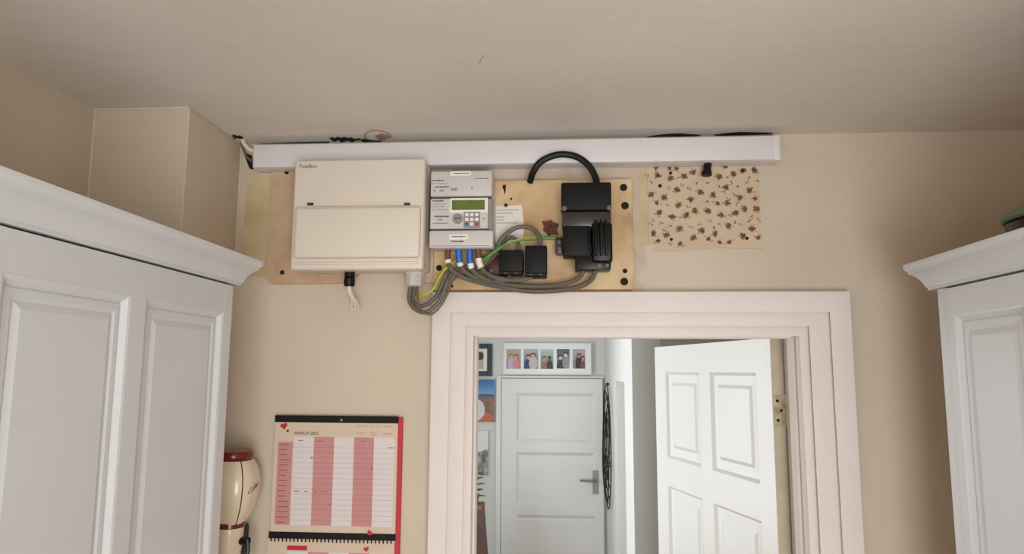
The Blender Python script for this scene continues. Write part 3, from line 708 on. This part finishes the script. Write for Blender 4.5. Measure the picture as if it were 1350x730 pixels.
# ------------------------------------------------------------------ wall calendar
YC = -.012
cxp = lambda p, y=620: at(p, y, YC).x
czp = lambda p: at(440, p, YC).z
X0, X1 = cxp(360), cxp(523); 
wcz = thing('wall_calendar', 'pink and white striped wall calendar with black bars and red hearts', 'calendar', ((X0+X1)/2, -.001, 1.05))
zt, zb1, zb2 = czp(548), czp(557), czp(702)
part('backing_card', nb(X0+.004, X1+.011, -.008, -.001, 1.05, zt-.002, .001, 1), 'red_card', wcz)
pg = part('page', nb(X0, X1, YC, -.008, zb2-.001, zb1+.001), 'page_cream', wcz, sm=False)
hb = part('header_bar', nb(X0-.001, X1+.0005, YC-.0015, -.0075, zb1, zt, .0008, 1), 'black_card', wcz)
part('hanger_eyelet', cyl(bmesh.new(), (cxp(448), YC-.001, czp(553.5)), .003, (0, -1, 0), .0012, 12), 'steel', hb)
zlb = czp(711)
part('footer_bar', nb(X0-.003, X1+.0005, YC-.0015, -.0075, zlb, zb2, .0008, 1), 'black_card', wcz)
# printed columns
cols_ = [cxp(p) for p in (386, 412.5, 439.2, 465.6, 492, 519)]
zc0, zc1 = czp(693), czp(576)
for i in range(5):
    part('column_stripe', flatquads([(cols_[i], cols_[i+1], zc0, zc1)], YC, .0002), 'page_white' if i % 2 == 0 else 'page_pink', pg, sm=False)
part('date_column', flatquads([(cxp(365), cols_[0]-.003, zc0, czp(583))], YC, .0002), 'page_pink', pg, sm=False)
nrow = 16; zr = [zc0+(czp(583)-zc0)*k/nrow for k in range(nrow+1)]
part('row_rules', flatquads([(cols_[i], cols_[i+1], z-.0005, z+.0005) for i in (0, 2, 4) for z in zr[1:-1]], YC-.0002, .0002), 'rule_grey', pg, sm=False)
part('row_rules', flatquads([(cols_[i], cols_[i+1], z-.0005, z+.0005) for i in (1, 3) for z in zr[1:-1]]+[(cxp(365), cols_[0]-.003, z-.0004, z+.0004) for z in zr[1:-1]], YC-.0002, .0002), 'rule_pink', pg, sm=False)
mat('pink_ink', (158, 100, 96), .7, .02, 10)
rr = []
for k in range(nrow):
    x = cxp(367.5); zc_ = (zr[k]+zr[k+1])/2
    rr.append((x, x+random.uniform(.018, .027), zc_-.0014, zc_+.0014))
part('date_print', flatquads(rr, YC-.0003, .0002), 'pink_ink', pg, sm=False)
part('month_title', text_bm('MARCH 2022', .0105, (cxp(386), YC-.0003, czp(573.2))), 'ink', pg, sm=False)
mat('soft_ink', (190, 150, 130), .7, .02, 10)
rr = [(cxp(p), cxp(p+l), czp(y)-.0008, czp(y)+.0008) for p, l, y in ((468, 14, 561), (486, 4, 561), (495, 4, 561), (504, 12, 561), (468, 12, 570), (486, 10, 570), (487, 6, 572.5), (504, 12, 571))]
part('notes_print', flatquads(rr, YC-.0003, .0002), 'soft_ink', pg, sm=False)
rr = [(cxp(p), cxp(p+l), czp(y)-.0009, czp(y)+.0009) for p, l, y in ((392, 6, 581), (416, 10, 581.5), (474, 8, 581), (388, 8, 648), (402, 5, 648), (415, 4, 648), (423, 9, 648), (512, 6, 589))]
part('handwriting', flatquads(rr, YC-.0005, .0002), 'pink_ink', pg, sm=False)
def heart(parent, px, py, s, m='red_card', rot=0, Y=YC-.0006, th=.0006):
    cx, cz = cxp(px, py), czp(py); pts = []
    for k in range(20):
        t = 2*math.pi*k/20; x = 16*math.sin(t)**3; z = 13*math.cos(t)-5*math.cos(2*t)-2*math.cos(3*t)-math.cos(4*t)
        x, z = x*s/16, z*s/16; pts.append((cx+x*math.cos(rot)-z*math.sin(rot), cz+x*math.sin(rot)+z*math.cos(rot)))
    return part('heart', prism(pts, Y-th, Y+.0004), m, parent, sm=False)
heart(pg, 374.5, 562, .0088, rot=.25); heart(pg, 379.5, 568.5, .0032, 'black_card', .4)
heart(pg, 487.5, 701, .0068, rot=-.7, Y=YC-.0019)
for px, py in ((411, 603.5), (489.5, 617), (435, 665)): part('dot', cyl(bmesh.new(), (cxp(px, py), YC-.0002, czp(py)), .0026, (0, -1, 0), .0006, 10), 'pink_ink', pg)
# lower page on its spiral
YL = -.0095
lp = part('lower_page', nb(X0-.0065, X1-.0015, YL, -.0082, 1.06, zlb-.0005), 'page_cream', wcz, sm=False)
sp = bmesh.new()
for k in range(32):
    x = X0+.003+(X1-X0-.012)*k/31
    part('spiral_loop', tube([Vector((x, YL-.0012+.0028*math.cos(t)-.001, zlb-.0025+.0042*math.sin(t))) for t in [2*math.pi*i/8 for i in range(8)]], .0011, 5, 1, closed=True), 'black_card', lp)
sp.free()
part('title_strip', flatquads([(cxp(378, 720), cxp(404.5, 720), czp(726.5), czp(720.3))], YL, .0003), 'red_card', lp, sm=False)
heart(lp, 482.5, 723, .0065, rot=.2, Y=YL-.0004)
for i in range(5):
    part('column_stripe', flatquads([(cols_[i]-.005, cols_[i+1]-.005, 1.08, czp(728.5))], YL, .0002), 'page_white' if i % 2 == 0 else 'page_pink', lp, sm=False)

# ------------------------------------------------------------------ coffee grinder on the wall
gc = Vector((-.7705, -.078, 0)); gz_ = lambda p: at(315, p, -.09).z
gr = thing('coffee_grinder', 'cream wall-mounted coffee grinder with a dark red lid beside the cabinet', 'coffee grinder', (gc.x, gc.y, gz_(760)))
zl0, zl1 = gz_(606), gz_(594)
part('lid', lathe([(.030, zl0), (.042, zl0+.001), (.0445, zl0+.006), (.0445, zl1-.006), (.041, zl1-.001), (.02, zl1+.001)], gc, 28), 'enamel_red', gr)
prf = []
for k in range(15):
    t = k/14; z = gz_(690)+(zl0-.001-gz_(690))*t
    r = .028+.0295*math.sin(math.pi*min(1, (t*.80+.02)))**.75 if t < .62 else .0575-.0155*((t-.62)/.38)**2.2
    prf.append((r, z))
jar = part('jar', lathe(prf, gc, 40, 3.2), 'enamel_cream', gr)
for t in (math.pi/4+k*math.pi/2 for k in range(4)):
    pts = []
    for r, z in prf:
        ct, st = math.cos(t), math.sin(t); R_ = r/((abs(ct)**3.2+abs(st)**3.2)**(1/3.2)); pts.append((gc.x+R_*ct, gc.y+R_*st, z))
    part('red_line', tube(pts, .0013, 6, 2), 'enamel_red', jar)
part('jar_band', lathe([(.030, gz_(696)), (.034, gz_(696)+.002), (.034, gz_(690)+.0025), (.030, gz_(689)+.003)], gc, 28), 'enamel_red', gr)
part('mill_body', lathe([(.020, gz_(768)), (.024, gz_(755)), (.026, gz_(738)), (.029, gz_(722)), (.031, gz_(708)), (.032, gz_(696))], gc, 28), 'enamel_cream', gr)
part('wall_bracket', nb(gc.x-.014, gc.x+.014, -.055, -.001, gz_(765), gz_(700), .004, 2), 'black_gloss', gr)
zc_ = gz_(714)
bm = cyl(bmesh.new(), (gc.x+.028, gc.y-.002, zc_), .009, (1, -.25, .05), .022, 10)
part('crank_hub', bm, 'black_gloss', gr)
part('crank_arm', tube([(gc.x+.047, gc.y-.008, zc_+.006), (gc.x+.050, gc.y-.010, zc_-.02), (gc.x+.046, gc.y-.012, zc_-.06)], .0048, 8, 4), 'black_gloss', gr)
tb = text_bm('Coffee', .0175, (0, 0, 0), shear=.35)
s_ = math.radians(62)
zt_ = gz_(650)
# wrap the lettering on to the jar's right side
for v in tb.verts:
    th = -math.pi/4+.20+v.co.x/.062; zz = zt_+v.co.z+.30*v.co.x
    tt = min(max((zz-prf[0][1])/(prf[-1][1]-prf[0][1]), 0), 1)*14; i = min(int(tt), 13); r = prf[i][0]+(prf[i+1][0]-prf[i][0])*(tt-i)
    ct, st = math.cos(th), math.sin(th); R_ = r/((abs(ct)**3.2+abs(st)**3.2)**(1/3.2))+.0006
    v.co = Vector((gc.x+R_*ct, gc.y+R_*st, zz))
mat('script_red', (150, 62, 52), .4, .02, 10)
part('lettering', tb, 'script_red', jar, sm=False)

# ------------------------------------------------------------------ dark pot on the right cabinet
pc = Vector((.905, -.44, 0)); pz0 = ctr+.0525
pot = thing('lidded_pot', 'dark pot with a dull green domed lid on top of the right cabinet', 'pot', (pc.x, pc.y, pz0))
part('body', lathe([(.085, pz0-.0222), (.10, pz0-.020), (.108, pz0+.0), (.110, pz0+.048), (.104, pz0+.052)], pc, 32), 'pot_black', pot)
part('lid', lathe([(.113, pz0+.052), (.116, pz0+.056), (.113, pz0+.063), (.085, pz0+.082), (.05, pz0+.094), (.012, pz0+.098)], pc, 32), 'pot_green', pot)
part('knob', lathe([(.010, pz0+.096), (.010, pz0+.108), (.02, pz0+.114), (.02, pz0+.124), (.01, pz0+.128)], pc, 16), 'pot_black', pot)
for ty in (math.radians(232), math.radians(52)):
    d = Vector((math.cos(ty), math.sin(ty), 0)); e = Vector((-d.y, d.x, 0)); c = pc+d*.108; c.z = pz0+.022
    part('ring_handle', tube([c+d*(.012+.0*math.cos(t))+e*.026*math.cos(t)+Vector((0, 0, .017*math.sin(t))) for t in [2*math.pi*i/16 for i in range(16)]], .0045, 6, 1, closed=True), 'rust', pot)

# ------------------------------------------------------------------ hall: pictures
def picture(name, label, cat, px0, py0, px1, py1, Y, fr_w, fm, mount, depth=.02):
    a = at(px0, (py0+py1)/2, Y-depth).x; b = at(px1, (py0+py1)/2, Y-depth).x; t = at((px0+px1)/2, py0, Y-depth).z; u = at((px0+px1)/2, py1, Y-depth).z
    o = thing(name, label, cat, ((a+b)/2, Y, u))
    if fr_w:
        bm = prism([(a, u), (b, u), (b, t), (a, t)], Y-depth, Y-.001); bm.free(); 
        for n_, (p, q, r, s) in enumerate(((a, a+fr_w, u, t), (b-fr_w, b, u, t), (a+fr_w, b-fr_w, u, u+fr_w), (a+fr_w, b-fr_w, t-fr_w, t))):
            part('frame_rail', nb(p, q, Y-depth, Y-.001, r, s, .0015, 1), fm, o)
        part('mount', nb(a+fr_w, b-fr_w, Y-depth+.006, Y-.002, u+fr_w, t-fr_w), mount, o, sm=False)
    else: part('canvas', nb(a, b, Y-depth, Y-.001, u, t, .002, 1), fm, o)
    return o, a, b, u, t
def printed(name, a, b, u, t, Y, fn, parent, nx=24, nz=32):
    bm = bmesh.new(); V = [[bm.verts.new((a+(b-a)*i/nx, Y, u+(t-u)*j/nz)) for i in range(nx+1)] for j in range(nz+1)]
    lay = bm.loops.layers.float_color.new('print')
    for j in range(nz):
        for i in range(nx):
            f = bm.faces.new((V[j][i], V[j][i+1], V[j+1][i+1], V[j+1][i])); c = lin(fn((i+.5)/nx, (j+.5)/nz))
            for l in f.loops: l[lay] = (*c, 1)
    return part(name, bm, 'print_ink', parent, sm=False)
def mixc(a, b, t): t = max(0, min(1, t)); return tuple(x+(y-x)*t for x, y in zip(a, b))
def nz_(u, v, s, k): return noise.noise(Vector((u*s, v*s, k*7.3)))*.5+.5
def inel(u, v, cu_, cv, ru, rv): return ((u-cu_)/ru)**2+((v-cv)/rv)**2 < 1
def ph_group(u, v, k, bg, people, gray=False):
    c = mixc(bg[0], bg[1], v+.35*(nz_(u, v, 5, k)-.5)); 
    for (cu_, cv, hw, body, skin, hair) in people:
        if inel(u, v, cu_, cv-.38, hw*1.5, .36): c = mixc(body, (255, 255, 255), .3*(nz_(u, v, 9, k+2)-.3))
        if inel(u, v, cu_, cv+.03, hw*.95, .13): c = hair
        if inel(u, v, cu_, cv-.01, hw*.72, .10): c = skin
    if gray: g = sum(c)/3; c = (g, g, g)
    return c
o, a, b, u, t = picture('collage_frame', 'long white frame holding five small photos above the far door', 'picture frame', 663.5, 452, 779.5, 493.5, YF, .012, 'white_frame', 'white_frame', .045)
sk = (214, 168, 146)
specs = [((150, 140, 90), (190, 180, 160), [(.35, .62, .17, (190, 180, 200), sk, (150, 110, 80)), (.68, .58, .16, (214, 130, 150), sk, (120, 90, 60))], False),
         ((90, 110, 130), (190, 190, 190), [(.32, .58, .18, (40, 60, 110), sk, (40, 34, 34)), (.66, .66, .2, (200, 190, 190), sk, (90, 60, 50))], False),
         ((120, 130, 90), (196, 208, 218), [(.3, .5, .14, (150, 110, 90), sk, (70, 60, 50)), (.72, .5, .15, (50, 50, 56), (120, 100, 90), (40, 40, 40))], False),
         ((190, 190, 190), (90, 90, 90), [(.3, .55, .2, (50, 50, 50), (200, 200, 200), (20, 20, 20)), (.7, .7, .18, (150, 150, 150), (210, 210, 210), (40, 40, 40))], True),
         ((150, 130, 136), (190, 180, 180), [(.5, .64, .2, (44, 34, 40), (170, 140, 130), (30, 26, 30)), (.8, .5, .14, (120, 70, 80), sk, (60, 40, 40))], False)]
for i, (x0, x1) in enumerate(((667.5, 686.5), (690.5, 709.5), (712.5, 729.5), (734, 751), (755, 771.5))):
    A, B = at(x0, 473, YF-.04).x, at(x1, 473, YF-.04).x; zz0, zz1 = at(720, 486 if i < 3 else 485.5, YF-.04).z, at(720, 460, YF-.04).z
    bgA, bgB, ppl, gray = specs[i]
    printed('photo', A, B, zz0, zz1, YF-.0396, lambda U, V_, i=i, bgA=bgA, bgB=bgB, ppl=ppl, gray=gray: ph_group(U, V_, i, (bgA, bgB), ppl, gray), o, 18, 26)
o, a, b, u, t = picture('framed_photo', 'small photo in a dark navy frame at the top left of the hall wall', 'picture frame', 612, 453, 648.5, 495.5, YF, .035, 'navy_frame', 'sticker', .025)
A, B = at(618, 473, YF-.02).x, at(637.5, 473, YF-.02).x
printed('photo', A, B, at(630, 486, YF-.02).z, at(630, 462.5, YF-.02).z, YF-.0195, lambda U, V_: (60, 46, 40) if inel(U, V_, .75, .72, .35, .22) else mixc((190, 176, 160), (214, 190, 168), V_), o, 12, 16)
def beach(U, V_):
    if inel(U, V_, .40, .28, .30, .26): c = mixc((240, 240, 240), (210, 214, 220), nz_(U, V_, 6, 3))
    elif inel(U, V_, .72, .10, .25, .12): c = (196, 110, 72)
    elif V_ > .66: c = mixc((120, 168, 214), (44, 104, 170), (V_-.66)/.34)
    elif V_ > .58: c = (70, 96, 130)
    else: c = mixc((120, 84, 64), (170, 130, 100), nz_(U, V_, 8, 5))
    return c
o, a, b, u, t = picture('canvas_print', 'unframed canvas print of blue sky over a brown shore, below the navy frame', 'canvas print', 610, 500, 652, 556, YF, 0, 'white_frame', None, .03)
printed('printed_face', a+.001, b-.001, u+.001, t-.001, YF-.0306, beach, o, 36, 44)
def bw(U, V_):
    g = 235
    if V_ < .45+.2*nz_(U, V_, 3, 1) and U > .25: g = 60+170*nz_(U, V_, 9, 2)
    return (g, g, g)
o, a, b, u, t = picture('canvas_print', 'black and white canvas print with a mostly white upper half, lowest on the hall wall', 'canvas print', 606, 567.5, 643.5, 626, YF, 0, 'white_frame', None, .03)
printed('printed_face', a+.001, b-.001, u+.001, t-.001, YF-.0306, bw, o, 30, 40)

# round black wire ornament hung on the right-hand hall wall
zm, R0, yc = at(799, 588, 2.95).z, .385, 2.98
wo = thing('wire_wall_ornament', 'tall round black wire ornament hanging on the hall wall near the far door', 'wall ornament', (XH-.02, yc, zm-R0))
def ringpts(y, z, r, x, n=36, wob=0): return [Vector((x+wob*math.sin(3*2*math.pi*i/n), y+r*math.cos(2*math.pi*i/n), z+r*math.sin(2*math.pi*i/n))) for i in range(n)]
for r, x, w_ in ((R0, -.010, 0), (R0*.93, -.018, .004), (R0*.55, -.014, .006), (R0*.28, -.02, .004)):
    part('wire_ring', tube(ringpts(yc, zm, r, XH+x-.008, wob=w_), .0042, 6, 1, closed=True), 'wire_black', wo)
for k in range(15):
    t = 2*math.pi*k/15+random.uniform(-.08, .08); t2 = t+random.uniform(-.9, .9); r1 = R0*random.uniform(.1, .3)
    pts = [(XH-.016, yc+r1*math.cos(t), zm+r1*math.sin(t)), (XH-.022-random.random()*.012, yc+R0*.6*math.cos((t+t2)/2), zm+R0*.6*math.sin((t+t2)/2)), (XH-.014, yc+R0*.97*math.cos(t2), zm+R0*.97*math.sin(t2))]
    part('wire_branch', tube(pts, .0028, 5, 5), 'wire_black', wo)
part('hook', cyl(bmesh.new(), (XH-.001, yc, zm+R0+.005), .008, (-1, 0, 0), .018, 10), 'wire_black', wo)

# brown stand with a green plant, half hidden by the left jamb
sx, sy = at(631, 690, 2.75).x, 2.75
zt_ = at(634, 664, sy).z
st = thing('plant_stand', 'slim dark reddish wooden stand in the hall beside the left jamb', 'stand', (sx-.02, sy, 0))
bm = bmesh.new()
xr0, xr1 = at(637, 666, sy).x, at(641, 730, sy).x
sl = (xr1-xr0)/(zt_-at(641, 730, sy).z)
hb_ = zt_-.02; xb = xr0+sl*hb_; xc_ = xr0-.075
v = [bm.verts.new((xc_+sx_*(h_), sy+sy_*h_, z)) for z, h_ in ((0.05, xb-xc_), (hb_, xr0-xc_)) for sx_, sy_ in ((-1, -1), (1, -1), (1, 1), (-1, 1))]
for q in ((0, 1, 2, 3), (4, 7, 6, 5), (0, 4, 5, 1), (1, 5, 6, 2), (2, 6, 7, 3), (3, 7, 4, 0)): bm.faces.new([v[i] for i in q])
part('column', bm, 'dark_wood', st, sm=False)
part('plinth', nb(xc_-.24, xc_+.24, sy-.24, sy+.24, 0, .05, .004, 1), 'dark_wood', st)
part('top_board', nb(xc_-.078, xc_+.078, sy-.078, sy+.078, hb_, zt_, .003, 1), 'plywood_edge', st)
plt = thing('potted_plant', 'small green leafy plant on the slim wooden stand', 'plant', (xc_, sy, zt_))
part('pot', lathe([(.040, zt_+.0005), (.052, zt_+.05), (.055, zt_+.055), (.05, zt_+.055)], (xc_, sy, 0), 20), 'pot_green', plt)
part('stem', tube([(xc_, sy, zt_+.05), (xc_+.01, sy, zt_+.10), (xc_+.02, sy, zt_+.16)], .004, 6, 3), 'leaf_green', plt)
for k in range(18):
    t = k*2.4; l = .075+.02*random.random(); z0 = zt_+.045+.007*k; bm = bmesh.new()
    base = Vector((xc_+.012, sy, z0)); d = Vector((math.cos(t), math.sin(t), .25+.03*k)).normalized(); s = Vector((-d.y, d.x, 0)).normalized()
    L = [base, base+d*l*.35+s*l*.2, base+d*l*.75+s*l*.16-Vector((0, 0, .01)), base+d*l-Vector((0, 0, .02)), base+d*l*.75-s*l*.16-Vector((0, 0, .01)), base+d*l*.35-s*l*.2]
    vs = [bm.verts.new(p) for p in L]; vm = [bm.verts.new(p-Vector((0, 0, .004))) for p in (base+d*l*.35, base+d*l*.75-Vector((0, 0, .012)))]
    for q in ((vs[0], vs[1], vm[0]), (vs[0], vm[0], vs[5]), (vs[1], vs[2], vm[1], vm[0]), (vs[5], vm[0], vm[1], vs[4]), (vs[2], vs[3], vm[1]), (vm[1], vs[3], vs[4])): bm.faces.new(q)
    part('leaf', bm, 'leaf_green', plt)
